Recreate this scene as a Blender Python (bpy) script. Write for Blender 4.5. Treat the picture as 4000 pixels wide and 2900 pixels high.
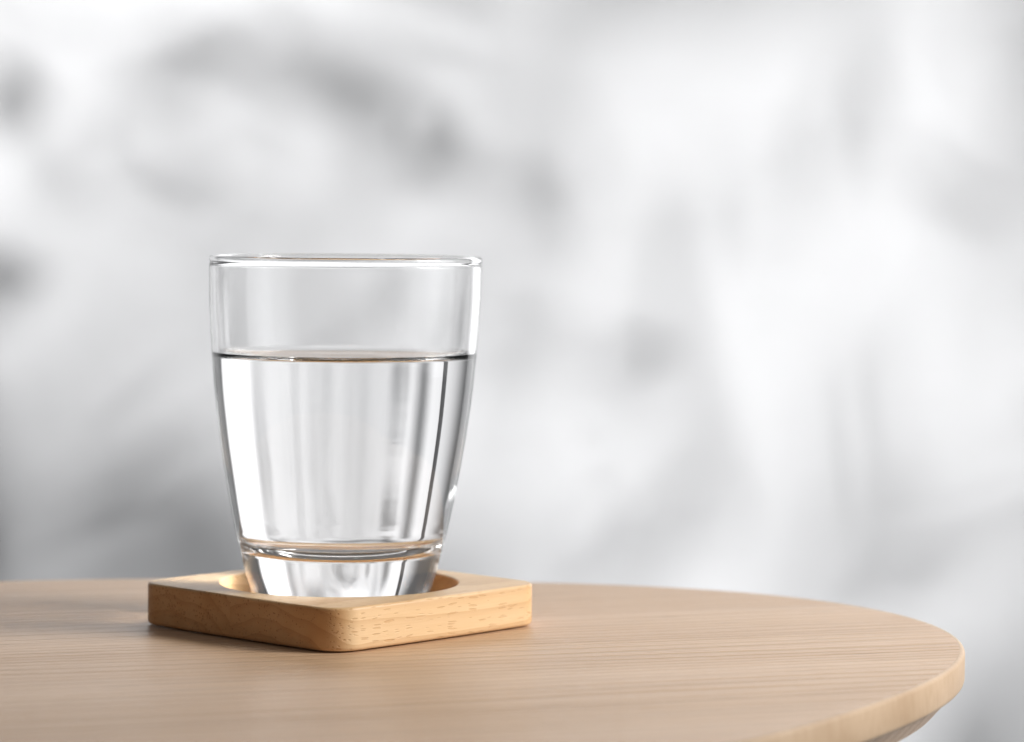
import bpy, bmesh, math, random
import numpy as np
from mathutils import Vector, Matrix, noise

for o in list(bpy.data.objects):
    bpy.data.objects.remove(o, do_unlink=True)
scene = bpy.context.scene
COL = scene.collection
R = math.radians

# ------------------------------------------------------------------ camera
# metres; table top is z = 0, the tumbler stands over the origin
cd = bpy.data.cameras.new("camera")
cam = bpy.data.objects.new("camera", cd)
COL.objects.link(cam)
cd.sensor_width = 36.0
cd.lens = 102.6
cd.clip_start = 0.02
cd.clip_end = 20.0
fw = Vector((0.05862691, 0.99682735, -0.05383416))
rt = Vector((0.99826606, -0.05825621, 0.008431))
up = Vector((-0.00526808, 0.0542351, 0.9985143))
m = Matrix.Identity(4)
for i in range(3):
    m[i][0], m[i][1], m[i][2] = rt[i], up[i], -fw[i]
m[0][3], m[1][3], m[2][3] = 0.0, -0.87874, 0.12439
cam.matrix_world = m
cd.dof.use_dof = True
cd.dof.focus_distance = 0.836
cd.dof.aperture_fstop = 10.0
scene.camera = cam

# ------------------------------------------------------------------ light
w = bpy.data.worlds.new("World")
scene.world = w
w.use_nodes = True
bg = w.node_tree.nodes["Background"]
bg.inputs[0].default_value = (0.97, 0.985, 1.0, 1)
bg.inputs[1].default_value = 0.13

def lamp(name, kind, loc, target, power, color):
    d = bpy.data.lights.new(name, kind)
    d.energy = power
    d.color = color
    o = bpy.data.objects.new(name, d)
    COL.objects.link(o)
    o.location = loc
    o.rotation_euler = (Vector(target) - Vector(loc)).to_track_quat('-Z', 'Y').to_euler()
    return d

# a raised softbox (the key) and the large soft window at the right
key = lamp("key_softbox", "AREA", (0.76, -0.17, 0.455), (0, 0, 0.03), 1.36, (1.0, 0.985, 0.96))
key.shape = 'RECTANGLE'
key.size, key.size_y = 0.29, 0.28
key.spread = R(70)
win = lamp("window_light", "AREA", (0.92, -0.28, 0.24), (0, 0, 0.08), 1.9, (0.97, 0.985, 1.0))
win.shape = "RECTANGLE"
win.size, win.size_y = 1.15, 0.72
win.spread = R(110)
# the diffuser is brightest off its centre and fades to its far and upper ends
win.use_nodes = True
nt = win.node_tree
em = nt.nodes["Emission"]
par = nt.nodes.new("ShaderNodeNewGeometry")
sep = nt.nodes.new("ShaderNodeSeparateXYZ")
nt.links.new(par.outputs["Parametric"], sep.inputs[0])
def fade(sock, stops):
    r = nt.nodes.new("ShaderNodeValToRGB")
    e = r.color_ramp.elements
    while len(e) < len(stops):
        e.new(0.5)
    for k, (p, v) in zip(e, stops):
        k.position = p; k.color = (v, v, v, 1)
    r.color_ramp.interpolation = 'EASE'
    nt.links.new(sock, r.inputs[0])
    return r.outputs[0]
mul = nt.nodes.new("ShaderNodeMath"); mul.operation = 'MULTIPLY'
nt.links.new(fade(sep.outputs[0], [(0.0, 0.15), (0.35, 1.0), (0.62, 1.5), (0.97, 0.9), (1.0, 0.5)]), mul.inputs[0])
nt.links.new(fade(sep.outputs[1], [(0.0, 0.6), (0.3, 1.0), (0.7, 1.0), (1.0, 0.4)]), mul.inputs[1])
nt.links.new(mul.outputs[0], em.inputs["Strength"])
# the small hard lamp that throws the leaf shadows on the wall
wl = lamp("wall_lamp", 'SPOT', (1.10, 0.20, 1.90), (0.30, 1.60, -0.10), 742.0, (1.0, 1.0, 1.0))
wl.spot_size, wl.spot_blend, wl.shadow_soft_size = R(68), 0.50, 0.055

scene.view_settings.view_transform = 'Standard'
scene.view_settings.look = 'None'
scene.view_settings.exposure = 0.0
scene.view_settings.gamma = 1.0
cy = scene.cycles
cy.use_denoising = True
cy.denoiser = 'OPENIMAGEDENOISE'
cy.use_adaptive_sampling = False
cy.max_bounces = 32
cy.transmission_bounces = 28
cy.transparent_max_bounces = 24
cy.diffuse_bounces = 6
cy.glossy_bounces = 10
cy.caustics_reflective = True
cy.caustics_refractive = True
cy.blur_glossy = 0.0
cy.sample_clamp_indirect = 12.0

# ------------------------------------------------------------------ helpers
def link(name, me, mats, parent=None):
    o = bpy.data.objects.new(name, me)
    COL.objects.link(o)
    for k in (mats if isinstance(mats, (list, tuple)) else [mats]):
        me.materials.append(k)
    if parent:
        o.parent = parent
    return o

def mesh(name, verts, faces, smooth=True, mi=None):
    me = bpy.data.meshes.new(name)
    me.from_pydata(verts, [], faces)
    me.polygons.foreach_set("use_smooth", [smooth] * len(me.polygons))
    if mi is not None:
        me.polygons.foreach_set("material_index", mi)
    me.update()
    return me

def thing(name, label, cat, loc=(0, 0, 0), group=None):
    o = bpy.data.objects.new(name, None)
    COL.objects.link(o)
    o.location = loc
    return tag(o, label, cat, group)

def tag(o, label, cat, group=None):
    o["label"], o["category"] = label, cat
    if group:
        o["group"] = group
    return o

def lathe(name, prof, segs, mi_of=None, shift=None, closed=False):
    """prof: (r, z) from first pole to last; normals follow r-outward when the
    profile runs upward on the outside."""
    V, F, MI = [], [], []
    rings = []
    for i, (r, z) in enumerate(prof):
        if r < 1e-7:
            rings.append([len(V)])
            V.append((0, 0, z))
        else:
            rings.append(list(range(len(V), len(V) + segs)))
            for k in range(segs):
                a = 2 * math.pi * k / segs
                V.append((r * math.cos(a), r * math.sin(a), z))
    for i in range(len(prof) - 1):
        A, B = rings[i], rings[i + 1]
        mi = mi_of(i) if mi_of else 0
        for k in range(segs):
            k2 = (k + 1) % segs
            if len(A) == 1:
                F.append((A[0], B[k2], B[k]))
            elif len(B) == 1:
                F.append((A[k], A[k2], B[0]))
            else:
                F.append((A[k], A[k2], B[k2], B[k]))
            MI.append(mi)
    if shift:
        V = [shift(v) for v in V]
    return mesh(name, V, F, True, MI)

def pchip(pts, n):
    """monotone cubic through (z, r) points, n samples between each pair"""
    z = [p[0] for p in pts]; r = [p[1] for p in pts]
    h = [z[i + 1] - z[i] for i in range(len(z) - 1)]
    d = [(r[i + 1] - r[i]) / h[i] for i in range(len(h))]
    t = [d[0]] + [0 if d[i - 1] * d[i] <= 0 else 2 * d[i - 1] * d[i] / (d[i - 1] + d[i]) for i in range(1, len(d))] + [d[-1]]
    out = []
    for i in range(len(h)):
        for k in range(n):
            s = k / n
            h00 = 2*s**3 - 3*s**2 + 1; h10 = s**3 - 2*s**2 + s
            h01 = -2*s**3 + 3*s**2; h11 = s**3 - s**2
            out.append((z[i] + s*h[i], h00*r[i] + h10*h[i]*t[i] + h01*r[i+1] + h11*h[i]*t[i+1]))
    out.append((z[-1], r[-1]))
    return out

class N:
    """small node-tree writer"""
    def __init__(self, name):
        self.m = bpy.data.materials.new(name)
        self.m.use_nodes = True
        self.t = self.m.node_tree
        self.t.nodes.clear()
        self.out = self.t.nodes.new("ShaderNodeOutputMaterial")
    def new(self, kind, **kw):
        n = self.t.nodes.new(kind)
        for k, v in kw.items():
            setattr(n, k, v)
        return n
    def set(self, sock, v):
        if isinstance(v, bpy.types.NodeSocket):
            self.t.links.new(v, sock)
        else:
            sock.default_value = v
    def math(self, op, a, b=0.0, c=None, clamp=False):
        n = self.new("ShaderNodeMath", operation=op, use_clamp=clamp)
        self.set(n.inputs[0], a); self.set(n.inputs[1], b)
        if c is not None:
            self.set(n.inputs[2], c)
        return n.outputs[0]
    def mapping(self, vec, rot=(0, 0, 0), scale=(1, 1, 1), loc=(0, 0, 0)):
        n = self.new("ShaderNodeMapping")
        self.set(n.inputs["Vector"], vec)
        n.inputs["Rotation"].default_value = rot
        n.inputs["Scale"].default_value = scale
        n.inputs["Location"].default_value = loc
        return n.outputs[0]
    def noise(self, vec, scale, detail=3.0, rough=0.5, dist=0.0):
        n = self.new("ShaderNodeTexNoise")
        self.set(n.inputs["Vector"], vec)
        n.inputs["Scale"].default_value = scale
        n.inputs["Detail"].default_value = detail
        n.inputs["Roughness"].default_value = rough
        n.inputs["Distortion"].default_value = dist
        return n.outputs[0]
    def range(self, v, a, b, lo=0.0, hi=1.0):
        n = self.new("ShaderNodeMapRange")
        self.set(n.inputs[0], v)
        for i, k in enumerate((a, b, lo, hi)):
            self.set(n.inputs[i + 1], k)
        return n.outputs[0]
    def mix(self, f, a, b):
        n = self.new("ShaderNodeMix", data_type='RGBA')
        self.set(n.inputs[0], f)
        self.set(n.inputs[6], a if isinstance(a, bpy.types.NodeSocket) else (*a, 1))
        self.set(n.inputs[7], b if isinstance(b, bpy.types.NodeSocket) else (*b, 1))
        return n.outputs[2]
    def ramp(self, f, stops):
        n = self.new("ShaderNodeValToRGB")
        self.set(n.inputs[0], f)
        e = n.color_ramp.elements
        while len(e) < len(stops):
            e.new(0.5)
        for k, (p, c) in zip(e, stops):
            k.position = p; k.color = (*c, 1)
        return n.outputs[0]
    def principled(self, color, rough, spec=0.5, normal=None, **kw):
        n = self.new("ShaderNodeBsdfPrincipled")
        self.set(n.inputs["Base Color"], color if isinstance(color, bpy.types.NodeSocket) else (*color, 1))
        self.set(n.inputs["Roughness"], rough)
        self.set(n.inputs["Specular IOR Level"], spec)
        if normal is not None:
            self.set(n.inputs["Normal"], normal)
        self.t.links.new(n.outputs[0], self.out.inputs[0])
        return n
    def bump(self, h, dist, strength=1.0):
        n = self.new("ShaderNodeBump")
        n.inputs["Strength"].default_value = strength
        n.inputs["Distance"].default_value = dist
        self.set(n.inputs["Height"], h)
        return n.outputs[0]
    def coord(self):
        return self.new("ShaderNodeTexCoord").outputs["Object"]

# ------------------------------------------------------------------ materials
def mat_wall():
    n = N("white_plaster")
    c = n.coord()
    h = n.noise(c, 60, 4)
    n.principled((0.80, 0.80, 0.81), 0.7, 0.2, n.bump(h, 0.0006))
    return n.m

GRAIN = R(14.8)
def mat_table():
    n = N("pale_oak_veneer")
    c = n.mapping(n.coord(), rot=(0, 0, -GRAIN))
    broad = n.noise(n.mapping(c, scale=(1.0, 30, 30)), 1.0, 3, 0.55)
    mid = n.noise(n.mapping(c, scale=(1.3, 360, 360)), 1.0, 3, 0.6)
    fine = n.noise(n.mapping(c, scale=(9, 900, 900)), 1.0, 3, 0.65)
    pore = n.noise(n.mapping(c, scale=(120, 2600, 2600)), 1.0, 2, 0.5)
    speck = n.noise(c, 1800, 2)
    col = n.ramp(n.range(broad, 0.30, 0.70), [(0, (0.585, 0.378, 0.226)), (0.5, (0.615, 0.407, 0.248)), (1, (0.655, 0.444, 0.280))])
    # growth lines: thin, near-parallel, a few millimetres apart
    sp = n.new("ShaderNodeSeparateXYZ"); n.set(sp.inputs[0], c)
    drift = n.noise(n.mapping(c, scale=(1.6, 22, 22)), 1.0, 2, 0.5)
    ph = n.math('ADD', n.math('MULTIPLY', sp.outputs[1], 1 / 0.0062), n.math('MULTIPLY', drift, 5.0))
    line = n.math('POWER', n.math('PINGPONG', ph, 0.5), 1.0)
    line = n.range(line, 0.30, 0.47)
    ph2 = n.math('ADD', n.math('MULTIPLY', sp.outputs[1], 1 / 0.0023), n.math('MULTIPLY', drift, 9.0))
    line = n.math('ADD', n.math('MULTIPLY', line, 0.75), n.math('MULTIPLY', n.range(n.math('PINGPONG', ph2, 0.5), 0.25, 0.48), 0.4))
    patch = n.range(n.noise(n.mapping(c, scale=(2.2, 14, 14), loc=(3.1, 1.7, 0)), 1.0, 2), 0.36, 0.60, 0.30, 1.0)
    k = n.math('MULTIPLY', n.math('MULTIPLY', line, patch), n.range(mid, 0.3, 0.6, 0.5, 1.0))
    col = n.mix(n.math('MULTIPLY', k, 0.50), col, (0.38, 0.225, 0.12))
    fleck = n.range(n.noise(n.mapping(c, scale=(34, 420, 420), loc=(0.3, 0.9, 0)), 1.0, 1), 0.70, 0.76)
    col = n.mix(n.math('MULTIPLY', fleck, 0.6), col, (0.30, 0.175, 0.09))
    k2 = n.range(fine, 0.52, 0.75)
    col = n.mix(n.math('MULTIPLY', k2, 0.8), col, (0.36, 0.22, 0.13))
    k3 = n.range(pore, 0.60, 0.72)
    col = n.mix(n.math('MULTIPLY', k3, 0.35), col, (0.33, 0.20, 0.12))
    h = n.math('ADD', n.math('MULTIPLY', fine, -0.5), n.math('MULTIPLY', k, -0.9))
    h = n.math('ADD', h, n.math('MULTIPLY', pore, -0.35))
    h = n.math('ADD', h, n.math('MULTIPLY', speck, 0.15))
    rough = n.range(k, 0.0, 0.8, 0.36, 0.54)
    n.principled(col, rough, 0.45, n.bump(h, 0.0007, 0.9))
    return n.m

def mat_band():
    n = N("pale_oak_edge")
    c = n.coord()
    g = n.mapping(c, rot=(0, 0, -GRAIN))
    v = n.noise(n.mapping(c, scale=(500, 500, 130)), 1.0, 4, 0.6)
    b = n.noise(n.mapping(g, scale=(30, 60, 60)), 1.0, 3)
    col = n.ramp(n.range(b, 0.3, 0.7), [(0, (0.45, 0.31, 0.195)), (1, (0.54, 0.39, 0.26))])
    col = n.mix(n.math('MULTIPLY', n.range(v, 0.45, 0.70), 0.28), col, (0.36, 0.22, 0.12))
    n.principled(col, 0.5, 0.35, n.bump(v, 0.0003, 0.5))
    return n.m

CO_ROT = R(44.0)          # direction of the coaster's long grain
def mat_coaster(name, pith, seed):
    n = N(name)
    c = n.mapping(n.coord(), loc=(0, 0, 0))
    # coaster space: x along the grain
    off = n.mapping(c, loc=(seed, seed * 0.7, seed * 0.3))
    warp = n.noise(n.mapping(off, scale=(14, 60, 60)), 1.0, 2)
    # annual rings about the pith line
    sp = n.new("ShaderNodeSeparateXYZ"); n.set(sp.inputs[0], c)
    dy = n.math('SUBTRACT', sp.outputs[1], pith[0]); dz = n.math('SUBTRACT', sp.outputs[2], pith[1])
    rad = n.math('SQRT', n.math('ADD', n.math('MULTIPLY', dy, dy), n.math('MULTIPLY', dz, dz)))
    rad = n.math('ADD', rad, n.math('MULTIPLY', n.math('SUBTRACT', warp, 0.5), 0.006))
    ph = n.math('FRACT', n.math('MULTIPLY', rad, 1 / 0.0047))
    ring = n.range(n.math('POWER', ph, 3.0), 0.0, 1.0)
    tone = n.noise(n.mapping(off, scale=(9, 70, 70)), 1.0, 3)
    fib = n.noise(n.mapping(off, scale=(60, 2400, 2400)), 1.0, 2, 0.6)
    col = n.ramp(n.range(tone, 0.32, 0.68), [(0, (0.655, 0.420, 0.207)), (1, (0.745, 0.530, 0.308))])
    col = n.mix(n.math('MULTIPLY', ring, 0.42), col, (0.46, 0.235, 0.085))
    col = n.mix(n.math('MULTIPLY', n.range(fib, 0.45, 0.75), 0.22), col, (0.58, 0.34, 0.15))
    # end grain drinks more finish and is darker
    tn = n.new("ShaderNodeTexCoord")
    sn = n.new("ShaderNodeSeparateXYZ"); n.set(sn.inputs[0], tn.outputs["Normal"])
    eg = n.range(n.math('ABSOLUTE', sn.outputs[0]), 0.35, 0.95)
    # open pores: short streaks along the grain, dots on the end grain
    wob = n.noise(n.mapping(off, scale=(45, 120, 120)), 1.0, 1)
    cmb = n.new("ShaderNodeVectorMath", operation='ADD')
    n.set(cmb.inputs[0], off)
    vm = n.new("ShaderNodeCombineXYZ")
    n.set(vm.inputs[2], n.math('MULTIPLY', n.math('SUBTRACT', wob, 0.5), 0.004))
    n.set(cmb.inputs[1], vm.outputs[0])
    vor = n.new("ShaderNodeTexVoronoi", feature='F1')
    n.set(vor.inputs["Vector"], n.mapping(cmb.outputs[0], scale=(230, 1500, 1500)))
    vor.inputs["Scale"].default_value = 1.0
    sepc = n.new("ShaderNodeSeparateColor"); n.set(sepc.inputs[0], vor.outputs["Color"])
    size = n.range(sepc.outputs[0], 0.25, 1.0, 0.0, 0.55)
    pore = n.range(n.math('SUBTRACT', size, vor.outputs["Distance"]), 0.0, 0.12, 0.0, 1.0)
    dens = n.range(n.noise(n.mapping(off, scale=(30, 160, 160)), 1.0, 2), 0.30, 0.52)
    pore = n.math('MULTIPLY', pore, dens)
    col = n.mix(n.math('MULTIPLY', pore, n.math('ADD', 0.32, n.math('MULTIPLY', eg, 0.42))), col, (0.46, 0.225, 0.07))
    dark = n.new("ShaderNodeMix", data_type='RGBA', blend_type='MULTIPLY')
    n.set(dark.inputs[0], eg); n.set(dark.inputs[6], col); dark.inputs[7].default_value = (0.96, 0.76, 0.60, 1)
    col = dark.outputs[2]
    h = n.math('ADD', n.math('MULTIPLY', pore, -0.8), n.math('MULTIPLY', fib, 0.25))
    n.principled(col, 0.42, 0.4, n.bump(h, 0.00022, 0.6))
    return n.m

def mat_glass(name, ior, col=(1, 1, 1), ripple=0.0):
    n = N(name)
    g = n.new("ShaderNodeBsdfGlass")
    g.inputs["Color"].default_value = (*col, 1)
    g.inputs["Roughness"].default_value = 0.0
    g.inputs["IOR"].default_value = ior
    if ripple:
        h = n.noise(n.mapping(n.coord(), scale=(9, 9, 420)), 1.0, 3, 0.6)
        h2 = n.noise(n.mapping(n.coord(), scale=(60, 60, 25)), 1.0, 2, 0.5)
        n.set(g.inputs["Normal"], n.bump(n.math('ADD', h, n.math('MULTIPLY', h2, 4.0)), ripple, 1.0))
    n.t.links.new(g.outputs[0], n.out.inputs[0])
    return n.m

def mat_clear():
    n = N("water_against_glass")
    g = n.new("ShaderNodeBsdfTransparent")
    n.t.links.new(g.outputs[0], n.out.inputs[0])
    return n.m

def mat_leaf():
    n = N("leaf_green")
    c = n.coord()
    v = n.noise(n.mapping(c, scale=(20, 300, 20)), 1.0, 3)
    n.principled(n.ramp(v, [(0.3, (0.035, 0.07, 0.025)), (0.7, (0.07, 0.12, 0.04))]), 0.5, 0.4)
    return n.m

def mat_twig():
    n = N("twig_brown")
    v = n.noise(n.coord(), 90, 4)
    n.principled(n.ramp(v, [(0.3, (0.09, 0.06, 0.035)), (0.7, (0.17, 0.12, 0.07))]), 0.7, 0.3)
    return n.m

M_wall, M_table, M_band = mat_wall(), mat_table(), mat_band()
M_dry = mat_glass("clear_glass", 1.50, ripple=0.000010)
M_wet = mat_glass("glass_wetted", 1.50 / 1.333)
M_water, M_clear = mat_glass("clear_water", 1.333), mat_clear()

# ------------------------------------------------------------------ wall
# panel ends out of frame; unseen slab added behind for dark line in glass
def slab(name, x0, x1, y0, y1, z0, z1):
    bm = bmesh.new()
    bmesh.ops.create_cube(bm, size=1.0, matrix=Matrix.Translation(((x0+x1)/2, (y0+y1)/2, (z0+z1)/2)) @ Matrix.Diagonal((x1-x0, y1-y0, z1-z0, 1)))
    me = bpy.data.meshes.new(name); bm.to_mesh(me); bm.free()
    o = link(name, me, M_wall)
    o["kind"] = "structure"
    return o
slab("wall", -0.76, 1.60, 1.60, 1.62, -1.6, 1.8)
slab("added_back_slab", -2.4, -0.5, 1.70, 1.80, -1.6, 1.8)

# ------------------------------------------------------------------ table
FC = [193.213, -30.453, -17.253, 14.125, 9.951, -0.062, 8.111, -0.481, 0.703, 0.684, 0.216, -0.54, -0.292]
TC = Vector((0.005, -0.045))
NT = 480
outline = []
for i in range(NT):
    a = 2 * math.pi * i / NT
    r = FC[0] + sum(FC[2*k-1] * math.cos(k*a) + FC[2*k] * math.sin(k*a) for k in range(1, 7))
    outline.append(TC + Vector((math.cos(a), math.sin(a))) * r * 0.001)
nrm = []
for i in range(NT):
    t = outline[(i + 1) % NT] - outline[i - 1]
    nrm.append(Vector((t.y, -t.x)).normalized())

def loft(name, prof, close=False, fill=True):
    """prof: (inset, z) rings, from the top in; close joins last ring to first"""
    V, F = [], []
    for ins, z in prof:
        for p, q in zip(outline, nrm):
            V.append((p.x - q.x * ins, p.y - q.y * ins, z))
    K = len(prof)
    for i in range(K if close else K - 1):
        j = (i + 1) % K
        for k in range(NT):
            k2 = (k + 1) % NT
            F.append((i*NT + k, j*NT + k, j*NT + k2, i*NT + k2))
    if fill:
        F.append(tuple(range(NT)))
        F.append(tuple(reversed(range((K-1)*NT, K*NT))))
    return mesh(name, V, F, False)

table = thing("table", "round pale wooden table carrying the coaster and the glass of water", "table")
top = link("tabletop", loft("tabletop", [(0.0016, 0.0), (0.0016, -0.0090), (0.0020, -0.0097), (0.0078, -0.0164), (0.0100, -0.0170), (0.060, -0.0172)]), M_table, table)
band = [(0.0016, 0.0), (0.0012, -0.00004), (0.0008, -0.00014), (0.0005, -0.00030), (0.0002, -0.0006), (0.0, -0.0011), (0.0, -0.0080), (0.0002, -0.0087), (0.0006, -0.0092), (0.0012, -0.0096), (0.0021, -0.0098)]
eb = link("edge_band", loft("edge_band", band + [(0.0021, -0.0096), (0.0016, -0.0090)], True, False), M_band, table)
for p in eb.data.polygons:
    p.use_smooth = True
eb.data.set_sharp_from_angle(angle=R(42))

# ------------------------------------------------------------------ coaster
coaster = thing("coaster", "square wooden coaster with rounded corners and a round hollow under the glass", "coaster", (0.0003, -0.0015, 0.0))
CT, CF, PR = 0.0130, 0.0058, 0.0359      # thickness, hollow floor, hollow radius
def rsq(s, rad, bulge, n=14):
    pts = []
    hs = s / 2
    for q in range(4):
        a0 = math.pi / 2 * q
        cx, cyy = (hs - rad) * (1, -1, -1, 1)[q], (hs - rad) * (1, 1, -1, -1)[q]
        for k in range(n + 1):
            a = a0 + math.pi / 2 * k / n
            pts.append(Vector((cx + rad * math.cos(a), cyy + rad * math.sin(a))))
        nx = math.pi / 2 * (q + 1)
        A = pts[-1].copy()
        q2 = (q + 1) % 4
        cx2, cy2 = (hs - rad) * (1, -1, -1, 1)[q2], (hs - rad) * (1, 1, -1, -1)[q2]
        B = Vector((cx2 + rad * math.cos(nx), cy2 + rad * math.sin(nx)))
        for k in range(1, 24):
            pts.append(A.lerp(B, k / 24))
    out = []
    for p in pts:     # very slightly bowed sides
        u, v = p.x / hs, p.y / hs
        out.append(Vector((p.x + bulge * u * max(0, 1 - v*v), p.y + bulge * v * max(0, 1 - u*u))))
    return out
ring0 = rsq(0.0868, 0.0088, 0.0007)
NR = len(ring0)
hole_off = Matrix.Rotation(-CO_ROT, 2) @ Vector((-0.0003, 0.0015))
def coaster_bm():
    bm = bmesh.new()
    nr = []
    for i in range(NR):
        t = ring0[(i + 1) % NR] - ring0[i - 1]
        nr.append(Vector((t.y, -t.x)).normalized())
    rings = []
    def add(ins, z):
        rings.append([bm.verts.new((p.x - q.x*ins, p.y - q.y*ins, z)) for p, q in zip(ring0, nr)])
    fb, ft = 0.0013, 0.0010
    z0 = 0.00045
    add(0.0030, z0)
    for k in range(0, 6):
        a = math.pi / 2 * k / 5
        add(fb * (1 - math.sin(a)), z0 + fb * (1 - math.cos(a)))
    for k in range(0, 6):
        a = math.pi / 2 * k / 5
        add(ft * (1 - math.cos(a)), CT - ft * (1 - math.sin(a)))
    # hollow: rounded lip, wall, small fillet, floor
    def hole(r, z):
        rr = []
        for p in ring0:
            d = (p - hole_off).normalized()
            rr.append(bm.verts.new((hole_off.x + d.x * r, hole_off.y + d.y * r, z)))
        rings.append(rr)
    lp = 0.0006
    for k in range(0, 5):
        a = math.pi / 2 * k / 4
        hole(PR + lp * (1 - math.sin(a)), CT - lp * (1 - math.cos(a)))
    fl = 0.0015
    for k in range(0, 5):
        a = math.pi / 2 * k / 4
        hole(PR - fl * (1 - math.cos(a)), CF + fl * (1 - math.sin(a)))
    for A, B in zip(rings, rings[1:]):
        for k in range(NR):
            k2 = (k + 1) % NR
            bm.faces.new((A[k], A[k2], B[k2], B[k]))
    bm.faces.new(rings[-1])
    bm.faces.new(list(reversed(rings[0])))
    bm.normal_update()
    return bm
JOIN = 0.0005     # the glue line between the two staves, across the end grain
for side, pith, seed in ((1, (0.027, -0.027), 0.37), (-1, (-0.014, -0.040), 1.91)):
    bm = coaster_bm()
    bmesh.ops.bisect_plane(bm, geom=bm.verts[:] + bm.edges[:] + bm.faces[:], plane_co=(0, JOIN, 0), plane_no=(0, -side, 0), clear_outer=True)
    bmesh.ops.holes_fill(bm, edges=[e for e in bm.edges if len(e.link_faces) == 1])
    me = bpy.data.meshes.new("stave"); bm.to_mesh(me); bm.free()
    me.polygons.foreach_set("use_smooth", [True] * len(me.polygons))
    me.set_sharp_from_angle(angle=R(50))
    o = link("stave", me, mat_coaster("beech_stave", pith, seed), coaster)
    o.rotation_euler = (0, 0, CO_ROT)

# ------------------------------------------------------------------ tumbler
SEG = 256
GX, SH = 0.0003, 0.0105
def lean(v):
    return (v[0] + GX + SH * v[2], v[1], v[2])
MM = 0.001
outer = pchip([(7.6, 26.15), (10.1, 27.04), (16.6, 29.07), (23.4, 30.74), (27.9, 31.85), (42.0, 34.62), (57.3, 37.15), (71.3, 38.88), (82.6, 39.85), (92.0, 40.50), (100.0, 40.85), (108.0, 40.93)], 8)
base = [(6.55, 0.0), (6.5, 10.0), (6.4, 18.0), (6.15, 21.0), (6.0, 22.6), (6.0, 23.6), (6.15, 24.6), (6.45, 25.3), (6.95, 25.85)]
ZW = 82.6          # where the water's edge climbs to on the inside
inner = pchip([(31.4, 30.30), (33.5, 30.90), (42.0, 32.70), (57.3, 35.25), (71.3, 37.05), (ZW, 38.10), (92.0, 38.80), (100.0, 39.18), (108.0, 39.30)], 8)
bead = []
for k in range(1, 16):
    a = R(-60 + 300 * k / 16)
    bead.append((110.2 + 1.1 * math.sin(a), 40.0 + 1.03 * math.cos(a)))
floor = []
fil = []
for k in range(0, 34):                    # the hollow of the inside: one rounded bowl
    a = R(90) * k / 34
    rr_, zz_ = 30.15 * math.sin(a) ** (2 / 2.9), 31.0 - 9.0 * math.cos(a) ** (2 / 2.5)
    (floor if k < 6 else fil).append((zz_, rr_))
floor_inner = floor + fil + inner
prof = base + outer + bead + list(reversed(inner)) + list(reversed(fil)) + list(reversed(floor))
prof = [(r * MM, z * MM) for z, r in prof]
n_out = len(base) + len(outer) + len(bead)
def mi(i):
    return 1 if i >= n_out and prof[i][1] <= ZW * MM + 1e-6 and prof[i + 1][1] < ZW * MM else 0
glass = link("drinking_glass", lathe("drinking_glass", prof, SEG, mi, lean), [M_dry, M_wet])
tag(glass, "clear tapered drinking glass with a thick base standing in the wooden coaster", "glass")

# ------------------------------------------------------------------ water
GAP = 0.02
ZL = 80.8
wp = [(z + (GAP if z < 30.5 else 0), max(0.0, r - GAP)) for z, r in floor + fil + [q for q in inner if q[0] < ZW - 0.3]]
last = [q for q in inner if abs(q[0] - ZW) < 1e-6][0]
wp.append((ZW, last[1] - GAP))
n_side = len(wp)
men = []
for k in range(1, 15):
    d = 5.0 * (k / 14) ** 1.5            # distance from the wall, mm
    men.append((ZL + (ZW - ZL) * math.exp(-d / 1.6), last[1] - GAP - d))
wp += men + [(ZL, 20.0), (ZL, 0.0)]
wprof = [(r * MM, z * MM) for z, r in wp]
rnd = random.Random(4)
def wlean(v):
    x, y, z = lean(v)
    r = math.hypot(v[0], v[1])
    if z > (ZL + 0.02) * MM and 0.03 < r < (last[1] - GAP - 0.05) * MM:     # the contact line is not quite level
        a = math.atan2(v[1], v[0])
        k = (z - ZL * MM) / ((ZW - ZL) * MM)
        z += k * 0.00030 * noise.noise((math.cos(a) * 4, math.sin(a) * 4, 1.7))
        z += k * 0.00012 * noise.noise((math.cos(a) * 30, math.sin(a) * 30, 5.1))
    return (x, y, z)
water = link("water", lathe("water", wprof, SEG, lambda i: 1 if i < n_side - 1 else 0, wlean), [M_water, M_clear])
tag(water, "clear still water filling the drinking glass to about two thirds", "water")

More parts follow.
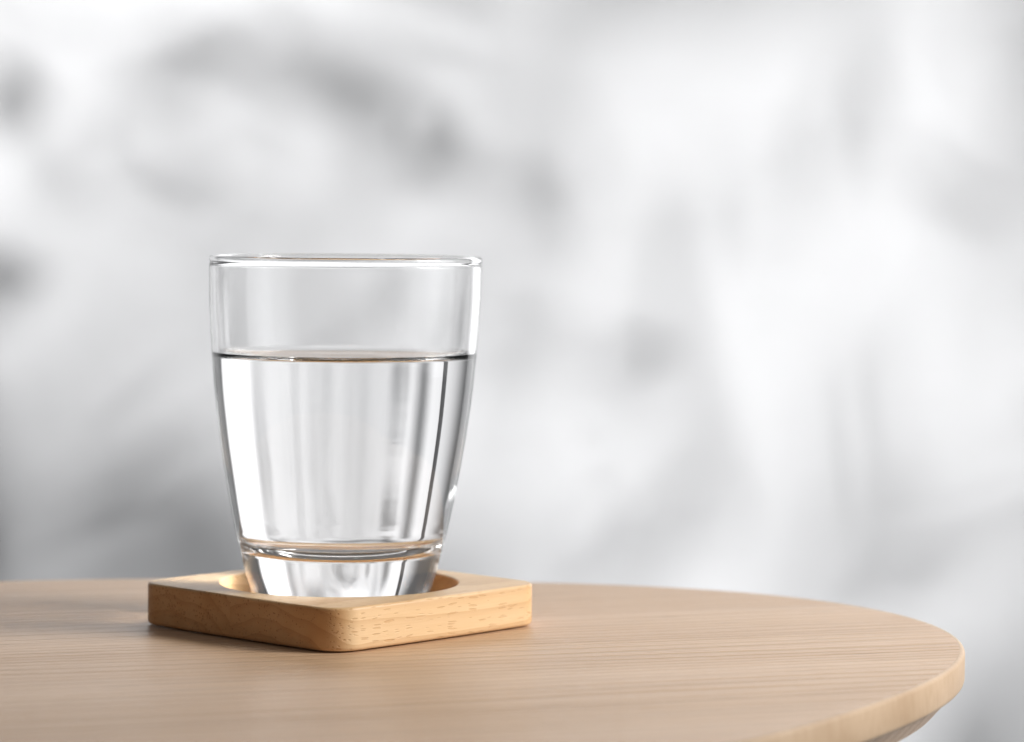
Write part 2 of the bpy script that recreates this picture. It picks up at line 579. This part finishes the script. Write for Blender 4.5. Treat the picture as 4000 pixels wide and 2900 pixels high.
# ------------------------------------------------------------------ leafy branch
# out of frame above the table: its slender leaves shade the wall lamp
LEAVES = [
    (0.1572, 1.1660, 0.7440, 0.0194, 0.0136, -0.8893),
    (0.5327, 0.7326, 1.3003, 0.1242, 0.0101, -1.0678),
    (0.3159, 1.0762, 0.8870, 0.0912, 0.0080, -0.4097),
    (0.3740, 1.0802, 0.8421, 0.0187, 0.0027, -0.4963),
    (0.3375, 1.1660, 0.7488, 0.0450, 0.0110, -0.4076),
    (0.3940, 1.1660, 0.7099, 0.0271, 0.0105, -0.9919),
    (0.8276, 0.5769, 1.4537, 0.0733, 0.0145, 1.1478),
    (0.2797, 1.0413, 0.8306, 0.0241, 0.0110, -0.5105),
    (0.2851, 1.1183, 0.8055, 0.0739, 0.0047, 0.3566),
    (0.2487, 1.1660, 0.7094, 0.0319, 0.0068, -0.4553),
    (0.5768, 0.8072, 1.1003, 0.1370, 0.0072, -1.2125),
    (0.8264, 0.5174, 1.4708, 0.0551, 0.0053, 0.2020),
    (0.4609, 1.1660, 0.6670, 0.0342, 0.0038, -1.2541),
    (0.6126, 0.9382, 1.0097, 0.1013, 0.0016, -1.4178),
    (0.8438, 0.6027, 1.4468, 0.0763, 0.0148, -0.2067),
    (0.8207, 0.7133, 1.3353, 0.0799, 0.0036, -0.6837),
    (0.8061, 0.7336, 1.3509, 0.1400, 0.0197, -0.3725),
    (0.8011, 0.8188, 1.1358, 0.0501, 0.0052, 1.1003),
    (0.9232, 0.7202, 1.3081, 0.1355, 0.0229, -1.4928),
    (0.9606, 0.5822, 1.3987, 0.0409, 0.0115, 1.1946),
    (0.8973, 0.5571, 1.4466, 0.0442, 0.0128, 0.5062),
    (0.5178, 1.1660, 0.5869, 0.0252, 0.0069, -0.2003),
    (0.5961, 0.9616, 0.8505, 0.0574, 0.0024, 1.4376),
    (0.6742, 0.9230, 0.8921, 0.0837, 0.0081, -1.3309),
    (0.6260, 0.9701, 0.7497, 0.0642, 0.0069, 0.7971),
    (0.8984, 0.6340, 1.2932, 0.0879, 0.0094, -1.5595),
    (0.8302, 0.7921, 1.0133, 0.0214, 0.0173, 0.1861),
    (0.7424, 1.0926, 0.5886, 0.0809, 0.0046, 0.2588),
    (0.8471, 0.8361, 0.8629, 0.0743, 0.0226, 1.1414),
    (0.9541, 0.5119, 1.3949, 0.0582, 0.0077, 0.3245),
    (0.6288, 0.7880, 0.9955, 0.0756, 0.0420, 0.0735),
    (0.3975, 0.9876, 0.7464, 0.0410, 0.0277, -0.0077),
    (0.5324, 0.7518, 1.0438, 0.0960, 0.0358, 1.2823),
    (0.3454, 1.0896, 0.6579, 0.1398, 0.0027, 0.4768),
    (0.2168, 0.9681, 0.9159, 0.1400, 0.0281, -1.5209),
    (0.7033, 1.1660, 0.6893, 0.0369, 0.0034, -0.6108),
    (0.3857, 1.0984, 0.8920, 0.1058, 0.0082, -0.3675),
    (0.5740, 0.9290, 0.9676, 0.0334, 0.0052, -0.2082),
    (0.6641, 0.9599, 0.9221, 0.0332, 0.0055, 1.5402),
    (0.8469, 0.9475, 0.8678, 0.0473, 0.0033, -0.6605),
    (0.7011, 0.9540, 0.7744, 0.0441, 0.0018, 1.0928),
    (0.7059, 0.7302, 1.1626, 0.0127, 0.0043, 1.5154),
    (0.6143, 0.9822, 0.7297, 0.0389, 0.0040, 0.0582),
    (0.8938, 0.8412, 0.9202, 0.0355, 0.0099, 1.5547),
    (0.4618, 1.0117, 0.8839, 0.0205, 0.0116, -0.5956),
    (0.7688, 1.1188, 0.8179, 0.0363, 0.0018, 0.1111),
    (0.7487, 0.9829, 0.9663, 0.0278, 0.0056, -1.3548),
    (0.6946, 0.8017, 1.0455, 0.0142, 0.0053, 0.0518),
    (0.3273, 0.9489, 1.0415, 0.0822, 0.0114, -1.3230),
    (0.6465, 1.1660, 0.5414, 0.0506, 0.0016, -1.4360),
    (0.1251, 1.1660, 0.5321, 0.0726, 0.0173, -1.1629),
    (0.5185, 1.1130, 0.5708, 0.0124, 0.0049, 0.0294),
    (0.8620, 0.7442, 1.2969, 0.0120, 0.0018, 1.3047),
    (0.6024, 0.9659, 0.7843, 0.0121, 0.0028, -1.3092),
    (0.5663, 0.9869, 0.8255, 0.0217, 0.0094, -0.4575),
    (0.4987, 1.1660, 0.5779, 0.0126, 0.0019, 0.7819),
    (0.8166, 0.7715, 1.0759, 0.0298, 0.0042, 1.0906),
    (0.7165, 0.8808, 1.1650, 0.0576, 0.0167, 0.3483),
    (0.3437, 1.0296, 0.7329, 0.0353, 0.0038, 0.7204),
    (0.5377, 1.0178, 0.8467, 0.0120, 0.0016, 0.4349),
    (0.1173, 1.1564, 0.6410, 0.0547, 0.0161, -0.1436),
    (0.2907, 1.1417, 0.8101, 0.0416, 0.0029, -0.1591),
    (0.8846, 0.8552, 0.9671, 0.0303, 0.0100, 0.4529),
    (0.5367, 0.8179, 1.0863, 0.0567, 0.0086, -0.2496),
    (0.5116, 0.9527, 0.9610, 0.0126, 0.0020, -0.2397),
]
M_leaf, M_twig = mat_leaf(), mat_twig()
branch = thing("leafy_branch", "leafy branch of slender leaves throwing soft shadows on the white wall", "branch", (1.0, 0.62, 1.52))
inv = Vector(branch.location)
def tube(V, F, pts, r0, r1, k=6):
    b = len(V)
    for i, p in enumerate(pts):
        t = (pts[min(i+1, len(pts)-1)] - pts[max(i-1, 0)]).normalized()
        u = t.cross(Vector((0.3, 0.5, 0.8))).normalized(); v = t.cross(u)
        r = r0 + (r1 - r0) * i / (len(pts) - 1)
        for j in range(k):
            a = 2*math.pi*j/k
            V.append(tuple(p + (u*math.cos(a) + v*math.sin(a)) * r))
    for i in range(len(pts) - 1):
        for j in range(k):
            j2 = (j+1) % k
            F.append((b+i*k+j, b+i*k+j2, b+(i+1)*k+j2, b+(i+1)*k+j))
    F.append(tuple(reversed(range(b, b+k)))); F.append(tuple(range(b+(len(pts)-1)*k, b+len(pts)*k)))
def leaf_mesh(a, b, stalk):
    V, F = [], []
    n = 14
    for i in range(n + 1):
        s = -1 + 2 * i / n
        wd = b * max(0.0, 1 - s*s) ** 0.62 + b * 0.02
        z = -0.06 * a * s * s
        V += [(a*s, -wd, z + 0.12*wd), (a*s, 0, z), (a*s, wd, z + 0.12*wd), (a*s, wd, z + 0.12*wd - 0.0003), (a*s, 0, z - 0.0004), (a*s, -wd, z + 0.12*wd - 0.0003)]
    for i in range(n):
        for k in range(6):
            k2 = (k + 1) % 6
            F.append((i*6 + k, (i+1)*6 + k, (i+1)*6 + k2, i*6 + k2))
    F.append(tuple(range(6))); F.append(tuple(reversed(range(n*6, n*6 + 6))))
    tube(V, F, stalk, 0.00015, 0.00022, 4)
    return mesh("leaf", V, F, True)
# main stem runs down through the leaves
spine = [Vector((1.0, 0.50, 1.62)), Vector((0.86, 0.66, 1.34)), Vector((0.72, 0.77, 1.13)), Vector((0.58, 0.88, 0.96)), Vector((0.42, 1.0, 0.84)), Vector((0.24, 1.12, 0.76))]
fine_pts = []
for i in range(len(spine) - 1):
    for k in range(10):
        fine_pts.append(spine[i].lerp(spine[i+1], k / 10) + Vector((0, 0, 0.004 * math.sin(i * 2.1 + k * 0.6))))
fine_pts.append(spine[-1])
V, F = [], []
tube(V, F, [p - inv for p in fine_pts], 0.0015, 0.0006, 8)
link("stem", mesh("stem", V, F), M_twig, branch)
for x, y, z, a, b, ang in LEAVES:
    c = Vector((x, y, z))
    rot = Matrix.Rotation(R(90), 4, 'X') @ Matrix.Rotation(ang, 4, 'Z')
    e1 = c + rot @ Vector((a, 0, -0.06*a)); e2 = c + rot @ Vector((-a, 0, -0.06*a))
    e, q = min(((e, q) for e in (e1, e2) for q in fine_pts), key=lambda t: (t[0]-t[1]).length)
    mid = e.lerp(q, 0.5) + Vector((0, 0, 0.006))
    back = rot.inverted()
    stalk = [back @ (k - c) for k in (e, e.lerp(mid, 0.6), mid, q)]
    o = link("leaf", leaf_mesh(a, b, stalk), M_leaf, branch)
    o.location = c - inv
    o.rotation_euler = rot.to_euler()
